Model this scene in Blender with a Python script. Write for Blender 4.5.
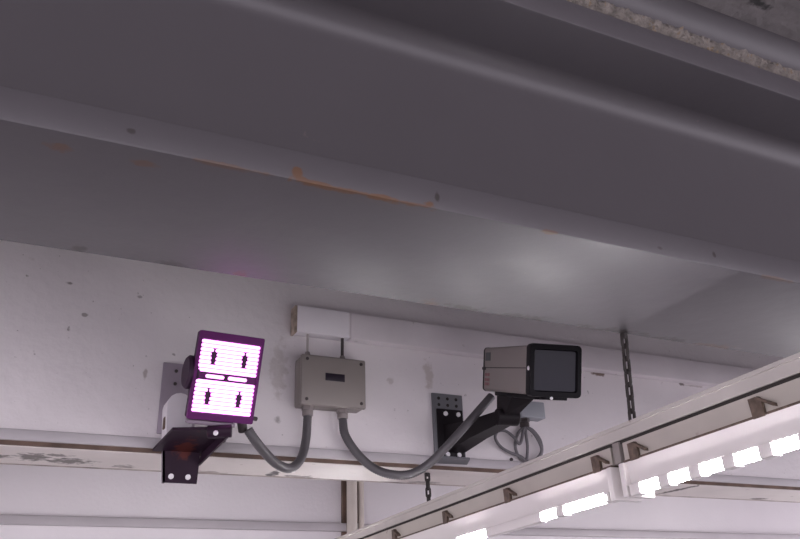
import bpy, bmesh, math, random
from mathutils import Vector, Matrix, noise
random.seed(7)
for o in list(bpy.data.objects): bpy.data.objects.remove(o, do_unlink=True)
S = bpy.context.scene
COL = S.collection

# ------------------------------------------------------------------ camera
cam_d = bpy.data.cameras.new('camera'); cam = bpy.data.objects.new('camera', cam_d); COL.objects.link(cam)
cam_d.sensor_width = 36.0; cam_d.lens = 36.0; cam_d.clip_start = 0.02; cam_d.clip_end = 60
right = Vector((1800, 301, 800)).normalized()
upv = Vector((-60, -(1800 * -60 + 640000) / 301.0, 800)).normalized()
away = upv.cross(right)
if away.z < 0: away = -away
Mw = Matrix((right, away, upv))                      # world <- (right, down, forward)
R = Matrix((( Mw[0][0], -Mw[0][1], -Mw[0][2]), (Mw[1][0], -Mw[1][1], -Mw[1][2]), (Mw[2][0], -Mw[2][1], -Mw[2][2])))
cam.matrix_world = Matrix.Translation((0, -2.3, 1.6)) @ R.to_4x4()
S.camera = cam

# ------------------------------------------------------------------ world and exposure
W = bpy.data.worlds.new('world'); S.world = W; W.use_nodes = True
bg = W.node_tree.nodes['Background']; bg.inputs[0].default_value = (0.80, 0.74, 0.83, 1); bg.inputs[1].default_value = 2.7
TUBE_POWER = 100.0
vs = S.view_settings
vs.view_transform = 'Standard'; vs.look = 'None'; vs.gamma = 1.0; vs.use_curve_mapping = False; vs.exposure = 0.0

# ------------------------------------------------------------------ materials
def nd(nt, typ, **kw):
    n = nt.nodes.new(typ)
    for k, v in kw.items(): setattr(n, k, v)
    return n
def mat(name, col, rough=0.6, metal=0.0, var=0.08, vscale=6.0, specks=None, spots=(), bump=0.0, bscale=60.0, spec=0.5, streak=None, coat=0.0):
    """painted / plain surface: base colour with soft uneven tone, small specks, given stains and shade patches and fine relief"""
    m = bpy.data.materials.new(name); m.use_nodes = True; nt = m.node_tree
    b = nt.nodes['Principled BSDF']; b.inputs['Roughness'].default_value = rough; b.inputs['Metallic'].default_value = metal
    b.inputs['Specular IOR Level'].default_value = spec; b.inputs['Coat Weight'].default_value = coat
    tc = nd(nt, 'ShaderNodeNewGeometry'); P = tc.outputs['Position']
    nz = nd(nt, 'ShaderNodeTexNoise'); nz.inputs['Scale'].default_value = vscale; nz.inputs['Detail'].default_value = 6
    nt.links.new(P, nz.inputs['Vector'])
    mr = nd(nt, 'ShaderNodeMapRange'); mr.inputs['From Min'].default_value = 0.3; mr.inputs['From Max'].default_value = 0.7
    mr.inputs['To Min'].default_value = 1 - var; mr.inputs['To Max'].default_value = 1 + var
    nt.links.new(nz.outputs[0], mr.inputs[0])
    mx = nd(nt, 'ShaderNodeVectorMath', operation='SCALE'); mx.inputs[0].default_value = col[:3]
    nt.links.new(mr.outputs[0], mx.inputs['Scale'])
    cur = mx.outputs[0]
    def blend(cur, fac, c):
        k = nd(nt, 'ShaderNodeMix', data_type='RGBA'); k.inputs[7].default_value = (*c[:3], 1)
        nt.links.new(fac, k.inputs[0]); nt.links.new(cur, k.inputs[6]); return k.outputs[2]
    if specks:                                         # (scale, threshold, colour, strength)
        for sc, th, c, st in specks:
            n2 = nd(nt, 'ShaderNodeTexNoise'); n2.inputs['Scale'].default_value = sc; n2.inputs['Detail'].default_value = 3
            nt.links.new(P, n2.inputs['Vector'])
            r2 = nd(nt, 'ShaderNodeMapRange'); r2.inputs['From Min'].default_value = th; r2.inputs['From Max'].default_value = th + 0.05
            r2.inputs['To Max'].default_value = st
            nt.links.new(n2.outputs[0], r2.inputs[0]); cur = blend(cur, r2.outputs[0], c)
    if streak:                                         # (scale vector, threshold, colour, strength)
        sc, th, c, st = streak
        mp = nd(nt, 'ShaderNodeMapping'); mp.inputs['Scale'].default_value = sc; nt.links.new(P, mp.inputs['Vector'])
        n2 = nd(nt, 'ShaderNodeTexNoise'); n2.inputs['Scale'].default_value = 1.0; n2.inputs['Detail'].default_value = 5
        nt.links.new(mp.outputs[0], n2.inputs['Vector'])
        r2 = nd(nt, 'ShaderNodeMapRange'); r2.inputs['From Min'].default_value = th; r2.inputs['From Max'].default_value = th + 0.15
        r2.inputs['To Max'].default_value = st
        nt.links.new(n2.outputs[0], r2.inputs[0]); cur = blend(cur, r2.outputs[0], c)
    if spots:
        nw = nd(nt, 'ShaderNodeTexNoise'); nw.inputs['Scale'].default_value = 45; nw.inputs['Detail'].default_value = 4
        nt.links.new(P, nw.inputs['Vector'])
        for c0, rad, c, st in spots:
            s1 = nd(nt, 'ShaderNodeVectorMath', operation='SUBTRACT'); nt.links.new(P, s1.inputs[0]); s1.inputs[1].default_value = c0
            s2 = nd(nt, 'ShaderNodeVectorMath', operation='DIVIDE'); nt.links.new(s1.outputs[0], s2.inputs[0]); s2.inputs[1].default_value = rad
            s3 = nd(nt, 'ShaderNodeVectorMath', operation='LENGTH'); nt.links.new(s2.outputs[0], s3.inputs[0])
            a = nd(nt, 'ShaderNodeMath', operation='MULTIPLY_ADD'); nt.links.new(nw.outputs[0], a.inputs[0]); a.inputs[1].default_value = 2.4
            nt.links.new(s3.outputs['Value'], a.inputs[2])
            r = nd(nt, 'ShaderNodeMapRange'); r.inputs['From Min'].default_value = 2.2; r.inputs['From Max'].default_value = 1.7
            r.inputs['To Min'].default_value = 0; r.inputs['To Max'].default_value = st
            nt.links.new(a.outputs[0], r.inputs[0]); cur = blend(cur, r.outputs[0], c)
    nt.links.new(cur, b.inputs['Base Color'])
    if bump:
        n3 = nd(nt, 'ShaderNodeTexNoise'); n3.inputs['Scale'].default_value = bscale; n3.inputs['Detail'].default_value = 6
        nt.links.new(P, n3.inputs['Vector'])
        bp = nd(nt, 'ShaderNodeBump'); bp.inputs['Strength'].default_value = bump; bp.inputs['Distance'].default_value = 0.01
        nt.links.new(n3.outputs[0], bp.inputs['Height']); nt.links.new(bp.outputs[0], b.inputs['Normal'])
    return m
def emit(name, col, power):
    m = bpy.data.materials.new(name); m.use_nodes = True; b = m.node_tree.nodes['Principled BSDF']
    b.inputs['Base Color'].default_value = (*col, 1); b.inputs['Emission Color'].default_value = (*col, 1)
    b.inputs['Emission Strength'].default_value = power; b.inputs['Roughness'].default_value = 0.5
    return m
RUST = (0.125, 0.058, 0.026); DIRT = (0.10, 0.075, 0.06); BROWN = (0.16, 0.10, 0.07)
M = {}
wall_spots = [((0.072, 0, 2.541), (0.010, 0.05, 0.006), DIRT, .7), ((0.268, 0, 2.527), (0.008, .05, .006), DIRT, .5), ((0.124, 0, 2.45), (.009, .05, .006), DIRT, .6),
              ((0.305, 0, 2.291), (.007, .05, .022), BROWN, .5), ((1.079, 0, 2.353), (.014, .05, .014), (.45, .38, .36), .5), ((1.221, 0, 2.384), (.02, .05, .05), (.45, .38, .33), .5),
              ((1.948, 0, 2.462), (.035, .05, .009), BROWN, .9), ((2.354, 0, 2.462), (.018, .05, .007), DIRT, .8), ((0.70, 0, 2.35), (.03, .05, .10), (.40, .34, .30), .35),  # the tall patch left of the junction box paints its shadow
              ((0.70, 0, 2.19), (.016, .05, .012), DIRT, .5), ((0.62, 0, 2.25), (.008, .05, .008), DIRT, .5), ((1.52, 0, 2.455), (.05, .05, .006), BROWN, .5),
              ((1.70, 0, 2.70), (.03, .05, .02), DIRT, .6), ((2.42, 0, 2.46), (.07, .05, .005), BROWN, .35)]
M['wall'] = mat('white_wall_paint', (0.77, 0.725, 0.735), .55, var=.05, vscale=3.0, specks=[(38, .695, DIRT, .6), (90, .70, DIRT, .5), (14, .72, (.42, .36, .33), .35)], spots=wall_spots, bump=.25, bscale=35)
PEEL = (.15, .13, .12)
under_spots = [((.050, .13, 2.07), (.050, .060, .2), PEEL, .95), ((.145, .16, 2.07), (.070, .050, .2), PEEL, .95), ((.105, .085, 2.07), (.045, .022, .2), PEEL, .85),
               ((.30, .20, 2.07), (.035, .03, .2), DIRT, .7), ((.752, .20, 2.07), (.020, .06, .2), (.05, .04, .04), .95), ((.85, .225, 2.07), (.06, .03, .2), DIRT, .7),
               ((2.353, .10, 2.07), (.022, .16, .2), (.07, .05, .04), .95), ((2.25, .21, 2.07), (.13, .022, .2), DIRT, .8), ((2.9, .21, 2.07), (.06, .025, .2), DIRT, .85),
               ((1.30, .215, 2.07), (.07, .03, .2), DIRT, .6), ((-.04, .14, 2.07), (.03, .03, .2), DIRT, .85), ((.55, .225, 2.07), (.06, .025, .2), BROWN, .6)]
M['under'] = mat('lintel_underside_paint', (0.72, 0.665, 0.635), .6, var=.05, specks=[(22, .70, BROWN, .35)], spots=under_spots, bump=.2)
M['far'] = mat('far_wall_paint', (0.80, 0.765, 0.78), .6, var=.04, vscale=2.0, specks=[(16, .74, (.45, .4, .38), .35)], bump=.15)
M['lip'] = mat('lintel_lip_paint', (0.47, 0.44, 0.455), .5, var=.07)
M['edge_faint'] = mat('faint_dirty_edge', (0.42, 0.37, 0.34), .8, var=.4, vscale=12)
M['edge_rust'] = mat('rusty_brown_edge', (0.13, 0.085, 0.065), .8, var=.35, vscale=14)
GRIME = (0.028, 0.021, 0.018)
beam_spots = [((-.006, -1.285, 2.208), (.018, .012, .05), RUST, .6), ((.102, -1.288, 2.208), (.022, .010, .05), RUST, .55),
              ((.315, -1.325, 2.222), (.008, .010, .010), RUST, .9), ((.327, -1.325, 2.211), (.022, .010, .005), RUST, .9), ((.40, -1.325, 2.209), (.09, .010, .004), RUST, .85),
              ((.48, -1.325, 2.209), (.07, .010, .004), RUST, .8), ((.535, -1.325, 2.214), (.012, .010, .008), RUST, .9), ((.549, -1.325, 2.232), (.005, .010, .011), GRIME, .8), ((.22, -1.325, 2.209), (.06, .010, .0035), RUST, .5),
              ((.077, -1.325, 2.232), (.007, .010, .005), GRIME, .7), ((1.008, -1.325, 2.222), (.007, .010, .004), GRIME, .6), ((1.143, -1.325, 2.232), (.006, .010, .009), GRIME, .9),
              ((1.30, -1.325, 2.209), (.05, .010, .004), RUST, .5), ((0.76, -1.325, 2.209), (.03, .010, .004), RUST, .6)]
back_spots = [((x, -.955, 2.208), (rx * 1.3, .030, .03), c, st) for x, rx, c, st in
              ((.05, .012, GRIME, .9), (.20, .02, GRIME, .8), (.33, .012, RUST, .8), (.72, .02, RUST, .7), (.80, .04, GRIME, .8), (.95, .05, GRIME, .7), (1.20, .10, GRIME, .8), (1.36, .06, GRIME, .8), (1.5, .07, RUST, .6))]
M['beam'] = mat('grey_beam_paint', (0.092, 0.084, 0.092), .46, var=.05, vscale=5, specks=[(26, .74, (.2, .16, .15), .5)], spots=beam_spots + back_spots, bump=.08, bscale=25)
M['web'] = mat('grey_web_paint', (0.087, 0.079, 0.086), .38, var=.04, vscale=3, specks=[(18, .75, (.2, .16, .15), .5)], bump=.06, bscale=20)
M['concrete'] = mat('bare_concrete', (0.20, 0.185, 0.185), .9, var=.22, vscale=9, specks=[(30, .66, (.08, .075, .075), .5)], bump=.5, bscale=40,
                    spots=[((1.36, -1.40, 2.87), (.05, .014, .05), (.03, .03, .03), .9)], streak=((2, 30, 2), .55, (.11, .10, .10), .6))
M['mortar'] = mat('rough_mortar', (0.20, 0.178, 0.16), .95, var=.35, vscale=50, specks=[(70, .6, (.22, .16, .10), .7)], bump=1.0, bscale=120)
M['floor'] = mat('concrete_floor', (0.30, 0.29, 0.29), .8, var=.15, vscale=2)
M['trunk'] = mat('white_trunking_plastic', (0.80, 0.76, 0.79), .45, var=.03, specks=[(14, .73, BROWN, .35)])
M['trunk2'] = mat('aged_white_trunking', (0.73, 0.68, 0.70), .5, var=.06, specks=[(16, .7, BROWN, .4)])
M['stained'] = mat('brown_stained_end', (0.34, 0.27, 0.22), .8, var=.4, vscale=40)
M['boxgrey'] = mat('grey_beige_plastic', (0.25, 0.222, 0.207), .5, var=.04)
M['boxlid'] = mat('grey_beige_lid', (0.26, 0.23, 0.215), .45, var=.04)
M['dark'] = mat('black_screw_metal', (0.05, 0.04, 0.04), .4, var=.1)
M['label'] = mat('dark_label_plate', (0.022, 0.016, 0.026), .35, var=.1)
M['gland'] = mat('gland_plastic', (0.24, 0.21, 0.205), .5, var=.1)
M['conduit'] = mat('grey_flexible_conduit', (0.088, 0.081, 0.087), .45, var=.06)
M['wire'] = mat('dark_wire', (0.06, 0.05, 0.05), .5)
M['wirelight'] = mat('pale_wire', (0.42, 0.38, 0.36), .5)
M['cabgrey'] = mat('grey_cable', (0.15, 0.14, 0.15), .5)
M['steelgrey'] = mat('grey_zinc_plate', (0.20, 0.20, 0.215), .5, metal=.3, var=.1)
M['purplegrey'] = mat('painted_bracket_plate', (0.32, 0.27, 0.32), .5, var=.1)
M['black'] = mat('black_bracket_paint', (0.013, 0.010, 0.012), .5, var=.15, spec=.2)
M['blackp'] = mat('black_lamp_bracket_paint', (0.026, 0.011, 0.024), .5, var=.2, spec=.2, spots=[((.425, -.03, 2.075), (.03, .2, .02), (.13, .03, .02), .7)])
M['bolt'] = mat('bright_bolt_head', (0.85, 0.82, 0.84), .35, var=.05)
M['offwhite'] = mat('off_white_block', (0.78, 0.73, 0.77), .5, var=.05)
M['cctv'] = mat('taupe_camera_paint', (0.225, 0.195, 0.185), .42, var=.03)
M['bezel'] = mat('black_camera_bezel', (0.007, 0.006, 0.008), .5, var=.1, spec=.15)
M['glass'] = mat('dark_camera_glass', (0.016, 0.015, 0.026), .12, var=.02, spec=.18)
M['sticker'] = mat('dark_grey_sticker', (0.07, 0.075, 0.08), .5)
M['redmark'] = mat('faded_red_print', (0.24, 0.11, 0.12), .6, var=.3, vscale=90)
M['bluegrey'] = mat('blue_grey_plastic', (0.33, 0.345, 0.375), .5, var=.03)
M['cream'] = mat('aged_cream_enamel', (0.45, 0.41, 0.365), .45, var=.06, vscale=10, specks=[(24, .70, BROWN, .5)])
M['cream2'] = mat('cream_rail_enamel', (0.47, 0.435, 0.41), .65, var=.06, vscale=10, specks=[(24, .70, BROWN, .5)])
M['gap'] = mat('dark_joint_gap', (0.03, 0.025, 0.022), .9)
M['white'] = mat('white_luminaire_enamel', (0.76, 0.72, 0.70), .35, var=.03, specks=[(14, .74, (.5, .44, .38), .4)])
M['clip'] = mat('rusty_spring_clip', (0.12, 0.085, 0.065), .6, metal=.3, var=.4, vscale=60)
M['chain'] = mat('tarnished_chain_steel', (0.035, 0.028, 0.026), .6, metal=.2, var=.4, vscale=60)
M['pipe'] = mat('cream_pipe_paint', (0.62, 0.56, 0.50), .5, var=.08)
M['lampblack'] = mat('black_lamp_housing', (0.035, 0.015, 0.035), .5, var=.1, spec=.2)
M['board'] = mat('led_circuit_board', (0.40, 0.045, 0.38), .5, var=.1)  # magenta glow between the LED rows is put into this base colour
M['glare_plum'] = mat('lamp_bezel_glare_tint', (0.105, 0.010, 0.105), .5, var=.1, spec=.2)  # purple LED glare painted into the bezel's base colour
M['lip2'] = mat('grey_lamp_lip', (0.22, 0.17, 0.22), .4)
M['led'] = emit('lit_infrared_led', (1.0, 0.34, 1.0), 2.6)
M['tube'] = emit('lit_fluorescent_tube', (1.0, 0.97, 1.0), TUBE_POWER)

# ------------------------------------------------------------------ mesh helpers
def box(bm, lo, hi, bev=0.0, seg=2):
    lo = Vector(lo); hi = Vector(hi)
    r = bmesh.ops.create_cube(bm, size=1.0); vs_ = r['verts']
    for v in vs_: v.co = Vector((lo[i] + (v.co[i] + .5) * (hi[i] - lo[i]) for i in range(3)))
    if bev > 0:
        es = {e for v in vs_ for e in v.link_edges}
        bmesh.ops.bevel(bm, geom=list(es), offset=bev, segments=seg, profile=.5, affect='EDGES')
    return bm
def B(lo, hi, bev=0.0, seg=2): return box(bmesh.new(), lo, hi, bev, seg)
def prism(bm, pts, vec, cap=True):
    """closed outline pts extruded along vec"""
    a = [bm.verts.new(p) for p in pts]; b = [bm.verts.new(Vector(p) + Vector(vec)) for p in pts]; n = len(pts)
    if cap: bm.faces.new(a[::-1]); bm.faces.new(b)
    for i in range(n): bm.faces.new((a[i], a[(i + 1) % n], b[(i + 1) % n], b[i]))
    bmesh.ops.recalc_face_normals(bm, faces=bm.faces[:]); return bm
def frame_of(d):
    d = Vector(d).normalized(); u = Vector((0, 0, 1)) if abs(d.z) < .9 else Vector((1, 0, 0))
    x = d.cross(u).normalized(); return x, d.cross(x).normalized()
def cyl(bm, p, q, r, n=16, r2=None, bev=0):
    p = Vector(p); q = Vector(q); x, y = frame_of(q - p); r2 = r if r2 is None else r2
    ring = lambda c, rr: [bm.verts.new(c + (x * math.cos(2 * math.pi * i / n) + y * math.sin(2 * math.pi * i / n)) * rr) for i in range(n)]
    rings = [ring(p, r), ring(q, r2)]
    if bev:
        d = (q - p).normalized() * bev
        rings = [ring(p, r - bev), ring(p + d, r), ring(q - d, r2), ring(q, r2 - bev)]
    for a, b in zip(rings, rings[1:]):
        for i in range(n): bm.faces.new((a[i], a[(i + 1) % n], b[(i + 1) % n], b[i]))
    bm.faces.new(rings[0][::-1]); bm.faces.new(rings[-1])
    bmesh.ops.recalc_face_normals(bm, faces=bm.faces[:]); return bm
def smooth_path(pts, k=10):
    pts = [Vector(p) for p in pts]; P_ = [2 * pts[0] - pts[1]] + pts + [2 * pts[-1] - pts[-2]]; out = []
    for i in range(1, len(P_) - 2):
        for j in range(k):
            t = j / k; a, b, c, d = P_[i - 1:i + 3]
            out.append(.5 * ((2 * b) + (c - a) * t + (2 * a - 5 * b + 4 * c - d) * t * t + (3 * b - a - 3 * c + d) * t ** 3))
    out.append(pts[-1]); return out
def tube(bm, pts, r, n=12, closed=False, ridge=0.0):
    rings = []; m = len(pts); prev = None
    for i, p in enumerate(pts):
        d = (pts[(i + 1) % m] - pts[i - 1]) if closed else (pts[min(i + 1, m - 1)] - pts[max(i - 1, 0)])
        d.normalize()
        if prev is None: x, y = frame_of(d)
        else:
            x = (prev - d * prev.dot(d)).normalized(); y = d.cross(x)
        prev = x; rr = r * (1 - (ridge if i % 2 else 0))
        rings.append([bm.verts.new(p + (x * math.cos(2 * math.pi * j / n) + y * math.sin(2 * math.pi * j / n)) * rr) for j in range(n)])
    for i in range(m if closed else m - 1):
        a, b = rings[i], rings[(i + 1) % m]
        for j in range(n): bm.faces.new((a[j], a[(j + 1) % n], b[(j + 1) % n], b[j]))
    if not closed: bm.faces.new(rings[0][::-1]); bm.faces.new(rings[-1])
    bmesh.ops.recalc_face_normals(bm, faces=bm.faces[:]); return bm
def rrect(w, h, r, y, seg=5):
    out = []
    for cx, cz, a0 in ((w / 2 - r, h / 2 - r, 0), (-w / 2 + r, h / 2 - r, 90), (-w / 2 + r, -h / 2 + r, 180), (w / 2 - r, -h / 2 + r, 270)):
        for i in range(seg + 1):
            a = math.radians(a0 + 90 * i / seg); out.append(Vector((cx + r * math.cos(a), y, cz + r * math.sin(a))))
    return out
def loft(bm, loops, cap0=True, cap1=True):
    vs_ = [[bm.verts.new(p) for p in L] for L in loops]; n = len(loops[0])
    for a, b in zip(vs_, vs_[1:]):
        for i in range(n): bm.faces.new((a[i], a[(i + 1) % n], b[(i + 1) % n], b[i]))
    if cap0: bm.faces.new(vs_[0][::-1])
    if cap1: bm.faces.new(vs_[-1])
    bmesh.ops.recalc_face_normals(bm, faces=bm.faces[:]); return bm
def obj(name, bm, m, parent=None, world=True, smooth=True, kind=None):
    """one mesh object; with world=True the vertices are world positions, otherwise positions in the parent's frame"""
    me = bpy.data.meshes.new(name)
    if parent is not None and world:
        off = Vector(parent.location)
        if parent.parent is not None: off = off + Vector(parent.parent.location)
        for v in bm.verts: v.co -= off
    bm.to_mesh(me); bm.free(); me.materials.append(m)
    if smooth:
        for p in me.polygons: p.use_smooth = True
        me.set_sharp_from_angle(angle=math.radians(35))
    o = bpy.data.objects.new(name, me); COL.objects.link(o)
    if parent is not None: o.parent = parent
    if kind: o['kind'] = kind
    return o
def tag(o, label, cat, group=None):
    o['label'] = label; o['category'] = cat
    if group: o['group'] = group
    return o
def thing(name, loc, label, cat, group=None, rot=(0, 0, 0)):
    o = bpy.data.objects.new(name, None); COL.objects.link(o); o.location = loc; o.rotation_euler = rot; o.empty_display_size = .05
    return tag(o, label, cat, group)
def struct(name, bm, m, label=None, smooth=True):
    o = obj(name, bm, m, smooth=smooth); o['kind'] = 'structure'
    if label: o['label'] = label
    return o

# ------------------------------------------------------------------ the setting
X0, X1 = -4.5, 6.0
struct('floor', B((X0, -6, -.1), (X1, 1.7, 0)), M['floor'], 'bare grey concrete floor')
slab = struct('ceiling', B((X0, -6, 2.870), (X1, 1.7, 3.1)), M['concrete'], 'bare grey concrete slab above the steel beam')
hp = [(X0, -1.0, 2.765), (X0, -1.290, 2.765), (X0, -1.290, 2.795)] + [(X0, -1.290 - .060 * (1 - math.cos(a)), 2.795 + .076 * math.sin(a)) for a in [math.pi / 2 * k / 10 for k in range(1, 11)]] + [(X0, -1.0, 2.871)]
obj('haunch', prism(bmesh.new(), hp, (X1 - X0, 0, 0)), M['web'], slab)['label'] = 'grey curved cove between the beam and the slab' 
def mortar():
    bm = bmesh.new(); n = 900; prof = []
    xs = [-.6 + 3.2 * i / n for i in range(n + 1)]
    for x in xs:
        row = []
        for j in range(6):
            t = j / 5
            y = -1.286 - .045 * math.sin(math.pi * (.12 + .80 * (1 - t))) ; z = 2.754 + .050 * t
            k = noise.noise(Vector((x * 60, y * 90, z * 90))) * .005 + noise.noise(Vector((x * 160, y * 190, z * 190))) * .0045
            row.append(bm.verts.new((x, y - k, z + k * .7 + noise.noise(Vector((x * 25, 3, 1))) * .004 * (1 - t))))
        prof.append(row)
    for a, b in zip(prof, prof[1:]):
        for j in range(5): bm.faces.new((a[j], a[j + 1], b[j + 1], b[j]))
    bmesh.ops.recalc_face_normals(bm, faces=bm.faces[:])
    return bm
obj('mortar_bead', mortar(), M['mortar'], slab)

wl = struct('wall_front', B((X0, 0, 2.075), (X1, .24, 2.869)), M['wall'], 'white painted upper wall above the opening, speckled with dirt')
obj('underside', B((X0, .0, 2.068), (X1, .243, 2.0755)), M['under'], wl)['label'] = 'cream painted underside of the wall with peeling patches'
obj('rear_edge', B((X0, .236, 2.0655), (X1, .2435, 2.0685)), M['edge_faint'], wl)
tr = struct('trim_1', B((X0, -.012, 2.082), (X1, .001, 2.112), .004), M['lip'], 'pale grey painted lip along the bottom edge of the white wall')
obj('rusty_edge', B((X0, -.007, 2.0705), (X1, .001, 2.0825)), M['edge_rust'], tr)['label'] = 'dark brown rusty line under the lip'
struct('wall_back', B((X0, 1.5, 0), (X1, 1.7, 2.869)), M['far'], 'white wall further back, seen under the upper wall')
t2 = struct('trim_2', B((X0, 1.462, 2.050), (X1, 1.501, 2.088), .006), M['lip'], 'pale ledge running along the far white wall')

# ------------------------------------------------------------------ steel beam
zb, zt = 2.208, 2.760
bx0, bx1 = -3.0, 5.0
beam = thing('steel_beam', (1.0, -1.14, zb), 'large grey painted steel beam with wide flanges running across the top', 'beam')
obj('bottom_flange', B((bx0, -1.325, zb), (bx1, -.955, zb + .052), .004), M['beam'], beam)
obj('top_flange', B((bx0, -1.325, zt - .060), (bx1, -.955, zt), .004), M['beam'], beam)
def web():
    yf, yb = -1.150, -1.130; r = .055; top = zt - .059; bot = zb + .051; pts = []
    def arc(cy, cz, a0, a1):
        for i in range(11):
            a = math.radians(a0 + (a1 - a0) * i / 10); pts.append((bx0, cy + r * math.cos(a), cz + r * math.sin(a)))
    arc(yf - r, bot + r, -90, 0); arc(yf - r, top - r, 0, 90); arc(yb + r, top - r, 90, 180); arc(yb + r, bot + r, 180, 270)
    return prism(bmesh.new(), pts, (bx1 - bx0, 0, 0))
obj('web', web(), M['web'], beam)

# ------------------------------------------------------------------ cable trunking along the wall
ct = thing('cable_trunking', (.738, -.022, 2.465), 'white cable trunking with two covers running along the wall above the boxes', 'trunking')
obj('tray', B((.744, -.040, 2.468), (4.6, -.0005, 2.548)), M['trunk2'], ct)
c1 = obj('cover', B((.742, -.047, 2.463), (.918, -.006, 2.552), .003), M['trunk'], ct); c1['label'] = 'short clean white cover at the end of the trunking'
c2 = obj('cover', B((.924, -.045, 2.463), (4.6, -.006, 2.551), .003), M['trunk2'], ct); c2['label'] = 'long aged white cover'
obj('end_plate', B((.734, -.044, 2.462), (.7425, -.0005, 2.552), .002), M['stained'], ct)['label'] = 'brown stained open end'

# ------------------------------------------------------------------ junction box
jb = thing('junction_box', (.856, -.035, 2.23), 'grey beige junction box with a small dark label below the trunking', 'junction box')
obj('body', B((.752, -.056, 2.230), (.960, -.0005, 2.383), .006, 3), M['boxgrey'], jb)
lid = obj('lid', B((.750, -.071, 2.228), (.962, -.0555, 2.385), .005, 3), M['boxlid'], jb)
for x, z in ((.768, 2.370), (.946, 2.370), (.946, 2.244), (.768, 2.244)):
    obj('screw', cyl(bmesh.new(), (x, -.0735, z), (x, -.070, z), .0052, 12, bev=.0008), M['dark'], lid)
obj('label_plate', B((.827, -.0725, 2.307), (.891, -.0705, 2.331), .001), M['label'], lid)['label'] = 'small dark label plate'
def gland(x, y, z, s):
    bm = bmesh.new()
    cyl(bm, (x, y, z), (x, y, z + s * .012), .019, 6); cyl(bm, (x, y, z + s * .012), (x, y, z + s * .030), .0165, 20, bev=.002)
    return bm
for x in (.784, .897): obj('gland', gland(x, -.037, 2.2305, -1), M['gland'], jb)
for x in (.781, .898):
    bm = bmesh.new(); cyl(bm, (x, -.033, 2.382), (x, -.033, 2.392), .014, 6); cyl(bm, (x, -.033, 2.392), (x, -.033, 2.404), .011, 16, r2=.007)
    obj('gland', bm, M['gland'], jb)
obj('cable', cyl(bmesh.new(), (.781, -.033, 2.400), (.781, -.033, 2.4645), .0035, 10), M['wirelight'], jb)['label'] = 'pale thin cable into the trunking'
obj('cable', cyl(bmesh.new(), (.898, -.033, 2.400), (.898, -.033, 2.4645), .0050, 10), M['wire'], jb)['label'] = 'dark cable into the trunking'

# ------------------------------------------------------------------ flexible conduits
def dense(path, step):
    L = [0]
    for a, b in zip(path, path[1:]): L.append(L[-1] + (b - a).length)
    n = int(L[-1] / step); out = []; k = 0
    for i in range(n + 1):
        s = L[-1] * i / n
        while k < len(L) - 2 and L[k + 1] < s: k += 1
        t = (s - L[k]) / max(1e-9, L[k + 1] - L[k]); out.append(path[k].lerp(path[k + 1], t))
    return out
p1 = [(.561, -.195, 2.108), (.582, -.19, 2.083), (.622, -.155, 2.058), (.668, -.125, 2.034), (.720, -.085, 2.034), (.760, -.055, 2.070), (.779, -.040, 2.13), (.784, -.037, 2.20)]
o = obj('flexible_conduit', tube(bmesh.new(), dense(smooth_path(p1), .0035), .0135, 14, ridge=.07), M['conduit'])
tag(o, 'short grey flexible conduit looping from the purple lamp to the junction box', 'conduit', 'grey flexible conduits')
p2 = [(.897, -.037, 2.20), (.903, -.045, 2.148), (.939, -.055, 2.092), (.984, -.07, 2.050), (1.030, -.095, 2.029), (1.088, -.105, 2.031), (1.140, -.13, 2.060), (1.190, -.165, 2.112), (1.250, -.19, 2.178), (1.335, -.205, 2.268)]
o = obj('flexible_conduit', tube(bmesh.new(), dense(smooth_path(p2), .0035), .0135, 14, ridge=.07), M['conduit'])
tag(o, 'long grey flexible conduit sagging from the junction box to the camera', 'conduit', 'grey flexible conduits')

# ------------------------------------------------------------------ infrared lamp and its bracket
lb = thing('lamp_bracket', (.42, -.01, 1.99), 'dark steel wall bracket carrying the purple lamp, two bolts at its foot', 'bracket')
obj('wall_plate', B((.352, -.010, 2.125), (.455, -.0005, 2.332), .002), M['purplegrey'], lb)['label'] = 'grey upper wall plate'
for x, z in ((.390, 2.308), (.390, 2.27)):
    obj('screw', cyl(bmesh.new(), (x, -.013, z), (x, -.0095, z), .005, 12), M['dark'], lb)
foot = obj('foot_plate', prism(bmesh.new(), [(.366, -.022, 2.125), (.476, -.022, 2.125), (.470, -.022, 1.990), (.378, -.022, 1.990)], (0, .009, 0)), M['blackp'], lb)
obj('side_flange', prism(bmesh.new(), [(.366, -.022, 2.125), (.378, -.022, 1.990), (.378, .0, 1.990 + .0), (.366, -.001, 2.125)], (.006, 0, 0)), M['purplegrey'], lb)
for x in (.398, .444):
    obj('bolt', cyl(bmesh.new(), (x, -.028, 2.006), (x, -.0215, 2.006), .0075, 14, bev=.001), M['bolt'], foot)
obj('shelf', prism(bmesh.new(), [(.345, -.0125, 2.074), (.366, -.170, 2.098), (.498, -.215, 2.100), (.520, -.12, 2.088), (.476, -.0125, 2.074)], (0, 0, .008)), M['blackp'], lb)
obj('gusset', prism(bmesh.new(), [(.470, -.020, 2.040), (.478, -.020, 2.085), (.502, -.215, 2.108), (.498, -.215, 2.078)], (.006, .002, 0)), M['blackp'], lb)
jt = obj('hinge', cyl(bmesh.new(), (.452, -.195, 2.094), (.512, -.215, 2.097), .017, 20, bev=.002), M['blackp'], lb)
obj('bolt', cyl(bmesh.new(), (.470, -.216, 2.089), (.468, -.2235, 2.086), .0065, 14, bev=.001), M['bolt'], jt)
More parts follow.
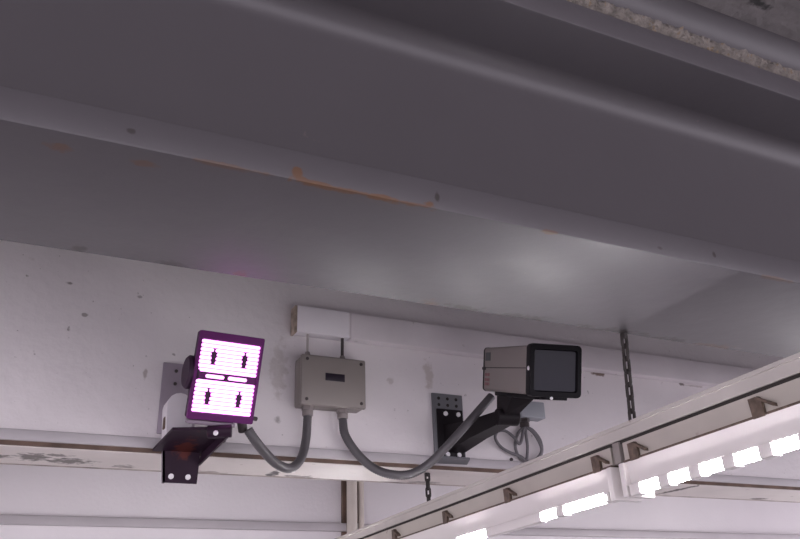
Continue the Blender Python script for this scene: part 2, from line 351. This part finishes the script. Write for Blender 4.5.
def blk():
    bm = bmesh.new(); pts = []
    for z, x in ((2.108, .366), (2.190, .361)): pts.append((x, -.085, z))
    for i in range(9):
        a = math.radians(180 - 180 * i / 8); pts.append((.3955 + .0345 * math.cos(a), -.085, 2.190 + .034 * math.sin(a)))
    pts.append((.432, -.085, 2.108))
    return prism(bm, pts, (0, .074, 0))
ob = obj('spacer_block', blk(), M['offwhite'], lb); ob['label'] = 'off white rounded block on the wall plate'
obj('slot', B((.3605, -.062, 2.128), (.3655, -.042, 2.160), .001), M['edge_rust'], ob)

LW, LH = .1785, .232
lamp = thing('infrared_lamp', (.4825, -.250, 2.230), 'lit purple infrared lamp with two bright LED panels in a dark frame', 'lamp', rot=(math.radians(18.27), 0, math.radians(3.75)))
obj('housing', loft(bmesh.new(), [rrect(LW - .004, LH - .004, .006, .006), rrect(LW - .004, LH - .004, .006, .035), rrect(LW - .03, LH - .03, .012, .062), rrect(LW - .06, LH - .08, .02, .078)]), M['lampblack'], lamp, world=False)
def bezel():
    o_ = [rrect(LW, LH, .005, y) for y in (.012, 0)]
    il = [(-LW / 2 + .008), (LW / 2 - .007)]; top = LH / 2 - .020; bot = -LH / 2 + .017
    def inner(y, g=0):
        w = il[1] - il[0] - 2 * g; h = top - bot - 2 * g; c = Vector(((il[0] + il[1]) / 2, 0, (top + bot) / 2))
        return [p + c for p in rrect(w, h, .002, y)]
    bm = bmesh.new(); loft(bm, [o_[0], o_[1], inner(0), inner(.008, 0.001)], cap0=False, cap1=False); return bm
obj('bezel', bezel(), M['glare_plum'], lamp, world=False)
fx = lambda u: -LW / 2 + LW * u
fz = lambda v: LH / 2 - LH * v
def led_row(segs, z, h, y=.0035):
    """rows of rounded LED lenses, each a short lobed strip"""
    bm = bmesh.new()
    for a, b in segs:
        w = b - a; pts = [p + Vector(((a + b) / 2, 0, z)) for p in rrect(w, h, h * .48, y, 4)]
        pin = [p + Vector(((a + b) / 2, 0, z)) for p in rrect(w - .003, h * .55, h * .26, y - .0018, 4)]
        base = [p + Vector((0, .003, 0)) for p in pts]
        loft(bm, [base, pts, pin])
    return bm
for v0, v1 in ((.095, .465), (.548, .918)):
    pan = obj('led_panel', B((fx(.040), .0065, fz(v1 + .004)), (fx(.964), .0085, fz(v0 - .004))), M['board'], lamp, world=False)
    n = 8; rh = LH * (v1 - v0) / n
    for i in range(n):
        z = fz(v0) - rh * (i + .5)
        a, b = fx(.052), fx(.952)
        cuts = {2: (.005,), 3: (.015,), 4: (.012,), 5: (.011,)}.get(i)
        if cuts:
            g = cuts[0] / 2; segs = [(a, fx(.262) - g), (fx(.262) + g, fx(.735) - g), (fx(.735) + g, b)]
        else: segs = [(a, b)]
        obj('led_row', led_row(segs, z, rh * .88), M['led'], pan, world=False)
mid = obj('led_strip_board', B((fx(.05), .0065, fz(.540)), (fx(.955), .0085, fz(.474))), M['board'], lamp, world=False)
for a, b in ((.185, .465), (.525, .815)):
    obj('led_row', led_row([(fx(a), fx(b))], fz(.507), .0095), M['led'], mid, world=False)
obj('divider', B((fx(.04), .003, fz(.478)), (fx(.180), .0085, fz(.536))), M['glare_plum'], lamp, world=False)
obj('divider', B((fx(.820), .003, fz(.478)), (fx(.962), .0085, fz(.536))), M['glare_plum'], lamp, world=False)
obj('lower_lip', B((-LW / 2 + .006, .004, -LH / 2 - .013), (LW / 2 - .045, .040, -LH / 2 - .002), .003), M['lip2'], lamp, world=False)['label'] = 'pale metal lip under the frame'
obj('hinge_lug', B((-.022, .010, -LH / 2 - .036), (.040, .030, -LH / 2 + .004), .004), M['lampblack'], lamp, world=False)
obj('side_knob', cyl(bmesh.new(), (LW / 2 - .003, .022, -LH / 2 + .016), (LW / 2 + .018, .022, -LH / 2 + .014), .006, 14, bev=.0015), M['dark'], lamp, world=False)
obj('rear_pivot', cyl(bmesh.new(), (-LW / 2 - .012, .045, .002), (-LW / 2 + .02, .045, .002), .045, 28, bev=.006), M['lampblack'], lamp, world=False)
obj('cable_gland', cyl(bmesh.new(), (LW / 2 - .022, .030, -LH / 2 + .004), (LW / 2 - .012, .034, -LH / 2 - .024), .013, 16, bev=.002), M['dark'], lamp, world=False)

# ------------------------------------------------------------------ security camera and its bracket
cb = thing('camera_bracket', (1.285, -.005, 2.085), 'black steel arm bracket with bolts on the wall carrying the camera', 'bracket')
plate = obj('back_plate', B((1.228, -.008, 2.086), (1.343, -.0005, 2.322), .0015), M['steelgrey'], cb); plate['label'] = 'grey perforated wall plate'
for x in (1.252, 1.285, 1.318):
    for z in (2.305, 2.283): obj('hole', cyl(bmesh.new(), (x, -.0088, z), (x, -.0075, z), .0055, 12), M['gap'], plate)
foot = obj('foot_plate', B((1.240, -.016, 2.104), (1.336, -.0078, 2.268), .002), M['black'], cb)
for x, z in ((1.270, 2.252), (1.318, 2.252), (1.270, 2.118), (1.312, 2.118)):
    obj('bolt', cyl(bmesh.new(), (x, -.0215, z), (x, -.0155, z), .0080, 14, bev=.0015), M['bolt'], foot)
obj('lower_flange', prism(bmesh.new(), [(1.222, -.010, 2.086), (1.343, -.010, 2.088), (1.336, -.045, 2.100), (1.236, -.045, 2.100)], (0, .001, .006)), M['steelgrey'], cb)
def arm():
    a = [(1.262, -.015, 2.124), (1.330, -.015, 2.124), (1.330, -.015, 2.212), (1.262, -.015, 2.212)]
    m_ = [(1.288, -.14, 2.148), (1.346, -.14, 2.148), (1.346, -.14, 2.204), (1.288, -.14, 2.204)]
    b = [(1.316, -.285, 2.166), (1.364, -.285, 2.166), (1.364, -.285, 2.204), (1.316, -.285, 2.204)]
    return loft(bmesh.new(), [a, m_, b])
obj('arm', arm(), M['black'], cb, smooth=False)
obj('joint', cyl(bmesh.new(), (1.306, -.268, 2.184), (1.374, -.281, 2.184), .026, 24, bev=.003), M['black'], cb)
obj('neck', loft(bmesh.new(), [[(1.318, -.300, 2.186), (1.362, -.300, 2.186), (1.362, -.252, 2.186), (1.318, -.252, 2.186)],
                               [(1.318, -.345, 2.229), (1.388, -.358, 2.225), (1.388, -.275, 2.248), (1.318, -.262, 2.252)]]), M['black'], cb, smooth=False)

cc = thing('security_camera', (1.312, -.579, 2.239), 'taupe box security camera with black front bezel and dark glass window', 'camera', rot=(math.radians(17.4), 0, math.radians(-10.83)))
CW, CH, CL = .150, .142, .385
body = obj('body', loft(bmesh.new(), [rrect(CW - .006, CH - .006, .010, y) for y in (.026, .370)]), M['cctv'], cc, world=False)
obj('rear_cap', loft(bmesh.new(), [rrect(CW - .004, CH - .004, .012, .3695), rrect(CW - .004, CH - .004, .012, .378), rrect(CW - .022, CH - .022, .010, CL)]), M['bezel'], cc, world=False)
obj('seam', B((-CW / 2 + .0018, .031, .0035), (-CW / 2 + .004, .369, .0055)), M['bezel'], body, world=False)
obj('sticker', B((-CW / 2 + .0022, .318, .026), (-CW / 2 + .004, .362, .052)), M['sticker'], body, world=False)['label'] = 'dark grey sticker'
for z in (-.017, -.033, -.046): obj('print_mark', B((-CW / 2 + .0022, .322, z - .0045), (-CW / 2 + .004, .362, z + .0045)), M['redmark'], body, world=False)['label'] = 'faded red mark'
def fbez():
    bm = bmesh.new()
    loft(bm, [rrect(CW + .002, CH + .002, .012, .030), rrect(CW + .004, CH + .004, .012, .010), rrect(CW + .002, CH + .002, .012, .0), rrect(CW - .020, CH - .026, .008, .0), rrect(CW - .026, CH - .032, .006, .009)], cap0=False, cap1=False)
    return bm
bz = obj('front_bezel', fbez(), M['bezel'], cc, world=False)
obj('window', loft(bmesh.new(), [rrect(CW - .022, CH - .028, .006, .012), rrect(CW - .022, CH - .028, .006, .008)]), M['glass'], cc, world=False)
obj('screw', cyl(bmesh.new(), (-CW / 2 - .0035, .012, .004), (-CW / 2 + .001, .012, .004), .0065, 14, bev=.001), M['bolt'], bz, world=False)
obj('latch', cyl(bmesh.new(), (-CW / 2 - .006, .362, .002), (-CW / 2 + .004, .362, .002), .005, 12), M['conduit'], cc, world=False)
obj('latch', B((CW / 2, .006, -.004), (CW / 2 + .005, .022, .010), .001), M['bezel'], cc, world=False)
obj('mount_rail', B((-.045, .040, -CH / 2 - .010), (.045, .345, -CH / 2 + .0035), .003), M['bezel'], cc, world=False)
cl = obj('clamp_tab', B((-.030, .002, -CH / 2 - .009), (.036, .042, -CH / 2 + .002), .002), M['bezel'], cc, world=False)
obj('screw', cyl(bmesh.new(), (-.012, .000, -CH / 2 - .004), (-.012, .004, -CH / 2 - .004), .0045, 12), M['bolt'], cl, world=False)

# ------------------------------------------------------------------ small grey box with coiled cable behind the camera
gb = thing('cable_box', (1.60, -.025, 2.252), 'small blue grey box on the wall behind the camera, above the coiled cable', 'junction box')
obj('body', B((1.550, -.050, 2.256), (1.648, -.0005, 2.314), .004), M['bluegrey'], gb)
obj('gland', gland(1.573, -.026, 2.2565, -1), M['dark'], gb)
def loop(pts, r=.0045): return smooth_path(pts, 8)
coil = thing('coiled_cable', (1.573, -.02, 2.11), 'loose loops of grey cable hanging on the wall below the small box', 'cable')
loops_ = [
 [(1.573, -.026, 2.228), (1.548, -.020, 2.205), (1.534, -.016, 2.165), (1.545, -.014, 2.128), (1.572, -.016, 2.116), (1.582, -.018, 2.16), (1.578, -.022, 2.20), (1.575, -.026, 2.228)],
 [(1.575, -.026, 2.228), (1.605, -.026, 2.218), (1.634, -.022, 2.188), (1.640, -.018, 2.150), (1.622, -.016, 2.122), (1.592, -.018, 2.112), (1.570, -.020, 2.110)],
 [(1.577, -.030, 2.228), (1.600, -.034, 2.208), (1.622, -.032, 2.178), (1.630, -.030, 2.148), (1.612, -.028, 2.124), (1.576, -.030, 2.104)],
 [(1.571, -.026, 2.228), (1.545, -.030, 2.168), (1.522, -.030, 2.188), (1.492, -.026, 2.208), (1.464, -.022, 2.205), (1.456, -.018, 2.182), (1.476, -.016, 2.155), (1.512, -.016, 2.138), (1.550, -.020, 2.126), (1.570, -.024, 2.106)],
]
for L in loops_: obj('cable_loop', tube(bmesh.new(), smooth_path(L, 8), .0052, 10), M['cabgrey'], coil)
o = obj('wall_plug', cyl(bmesh.new(), (1.522, -.006, 2.118), (1.522, -.0003, 2.118), .006, 12, bev=.001), M['dark'])
tag(o, 'tiny dark plug in the wall under the coiled cable', 'plug')

# ------------------------------------------------------------------ pipes on the far wall
for x, r, l in ((1.535, .026, 'wide cream painted pipe running up the far wall'), (1.585, .014, 'thin cream painted pipe beside the wide pipe on the far wall')):
    p = thing('vertical_pipe', (x, 1.455, 0), l, 'pipe', 'pipes on the far wall')
    obj('pipe', cyl(bmesh.new(), (x, 1.455 - r * .2, 0.0), (x, 1.455 - r * .2, 2.868), r, 20), M['pipe'], p)

o = obj('dark_gap_strip', B((1.498, 1.480, 0), (1.607, 1.4998, 2.868)), M['edge_rust']); tag(o, 'dark brown strip added behind the two pipes on the far wall to darken the gaps', 'strip')  # strip added so the gaps beside the pipes look dark
# ------------------------------------------------------------------ suspended light rail, luminaires and chains
TILT = -math.atan(.0336)
def luminaire(name, loc, y0, y1, label, clips, blades, sleeve=(), group='luminaires under the suspended rail'):
    t = thing(name, loc, label, 'light', group, rot=(TILT, 0, 0))
    L = y1 - y0
    ex = lambda pts: prism(bmesh.new(), [(x, y0, z) for x, z in pts], (0, L, 0))
    sp = obj('spine', ex([(-.029, -.0395), (.029, -.0395), (.029, -.080), (-.029, -.080)]), M['cream'], t, world=False)
    obj('drip_edge', ex([(-.034, -.0785), (.034, -.0785), (.034, -.0830), (-.034, -.0830)]), M['clip'], sp, world=False)
    obj('reflector', ex([(-.0335, -.083), (.033, -.083), (.030, -.134), (-.0405, -.134), (-.0405, -.1315), (-.0300, -.1315)]), M['white'], t, world=False)
    for y in (y0, y1): obj('end_cap', B((-.044, y - .008, -.156), (.032, y + .008, -.084), .003), M['white'], t, world=False)
    for y in (y0 + .022, y1 - .022): obj('lamp_holder', B((-.043, y - .008, -.155), (-.014, y + .008, -.133), .002), M['white'], t, world=False)
    obj('tube', cyl(bmesh.new(), (-.0355, y0 + .022, -.1450), (-.0355, y1 - .022, -.1450), .0095, 16), M['tube'], t, world=False)
    for yb in blades: obj('louvre_blade', B((-.0475, yb - .015, -.1570), (-.0250, yb + .015, -.1335), .002), M['white'], t, world=False)
    for s0, s1 in sleeve: obj('tube_sleeve', B((-.0470, s0, -.1565), (-.0250, s1, -.1335), .002), M['white'], t, world=False)
    for yc in clips:
        bm = bmesh.new()
        prism(bm, [(-.0285, yc - .016, -.084), (-.0285, yc - .016, -.054), (-.0285, yc - .010, -.047), (-.0285, yc + .012, -.047), (-.0285, yc + .010, -.084)], (-.008, 0, 0))
        prism(bm, [(-.0290, yc - .014, -.056), (-.0290, yc - .008, -.048), (-.0290, yc - .042, -.068), (-.0290, yc - .042, -.074)], (-.013, 0, 0))
        obj('clip', bm, M['clip'], t, world=False)
    return t
LX = 1.226
rail = thing('light_rail', (LX, 0, 1.968), 'cream metal rail hanging on chains below the beam', 'rail', rot=(TILT, 0, 0))
def rail_bm():
    pts = [(-.030, -.0315), (-.030, -.008), (-.034, -.008), (-.034, 0), (-.024, 0), (-.024, -.004), (.024, -.004), (.024, 0), (.034, 0), (.034, -.008), (.030, -.008), (.030, -.0315)]
    return prism(bmesh.new(), [(x, -1.66, z) for x, z in pts], (0, 2.56, 0))
obj('channel', rail_bm(), M['cream2'], rail, world=False, smooth=False)
obj('recess', B((-.0255, -1.65, -.0392), (.0255, .89, -.0312)), M['gap'], rail, world=False)['label'] = 'dark joint line under the channel'
obj('joint_cover', B((-.0315, -.922, -.080), (.0315, -.900, -.034), .001), M['boxgrey'], rail, world=False)
for y in (.045, -.945):
    obj('hanger', B((-.012, y - .025, -.004), (.012, y + .045, .004), .001), M['chain'], rail, world=False)
yy = [-.925 - .0425 - .0853 * k for k in range(9)]
luminaire('batten_luminaire', (LX, 0, 1.968), -1.64, -.932, 'white batten light with a louvred glowing tube, nearer half of the suspended line', [-.966, -1.301], yy[:8])
luminaire('batten_luminaire', (LX, 0, 1.968), -.890, .86, 'white batten light with a partly sleeved tube, farther half of the suspended line', [.246, -.117, -.463, -.839], [-.70], ((-.62, -.36), (-.20, .36)))  # second sleeve is added to keep tube light off the wall underside

def chain(name, top, bot, label, n):
    top = Vector(top); bot = Vector(bot); t = thing(name, top, label, 'chain', 'chains holding the light rail')
    L = (top - bot).length; d = (bot - top).normalized(); ll = L / n
    side = [Vector((1, 0, 0)), Vector((0, 1, 0))]
    for i in range(n):
        c = top + d * ll * (i + .5); s = side[i % 2]; pts = []
        h = ll * .5 + .0022 - .0055; w = .0066
        for k in range(8): a = math.pi * k / 7; pts.append(c - d * h * 1 + (s * math.cos(a) * w - d * math.sin(a) * w))
        for k in range(8): a = math.pi + math.pi * k / 7; pts.append(c + d * h + (s * math.cos(a) * w - d * math.sin(a) * w))
        obj('link', tube(bmesh.new(), pts, .0036, 8, closed=True), M['chain'], t)
    obj('hook', cyl(bmesh.new(), top + Vector((0, 0, .0)), top - Vector((0, 0, .012)), .007, 12, r2=.003), M['chain'], t)
    return t
chain('hanging_chain', (LX, -.958, 2.2085), (LX - .002, -.945, 2.000), 'longer dark chain from the beam flange down to the light rail', 7)
chain('hanging_chain', (LX, .048, 2.068), (LX, .045, 1.968), 'short dark chain from the wall underside to the far end of the rail', 4)
# added lines of lights, unseen beyond both picture edges, to light the wall evenly
for lx, y0, side in ((-1.7, -.6, 'left'), (4.15, -.30, 'right')):
    luminaire('batten_luminaire', (lx, 0, 1.968), y0, .86, 'unseen batten light added to light the wall, beyond the %s edge of the picture' % side, [], [])
    added_rail = thing('light_rail', (lx, 0, 1.968), 'cream rail of the added unseen line of lights, beyond the %s edge of the picture' % side, 'rail', rot=(TILT, 0, 0))
    obj('channel', rail_bm(), M['cream2'], added_rail, world=False, smooth=False)
    chain('hanging_chain', (lx, -.958, 2.2085), (lx, -.945, 2.000), 'long chain of the added unseen line of lights, beyond the %s edge' % side, 7)
    chain('hanging_chain', (lx, .048, 2.068), (lx, .045, 1.968), 'short chain of the added unseen line of lights, beyond the %s edge' % side, 4)
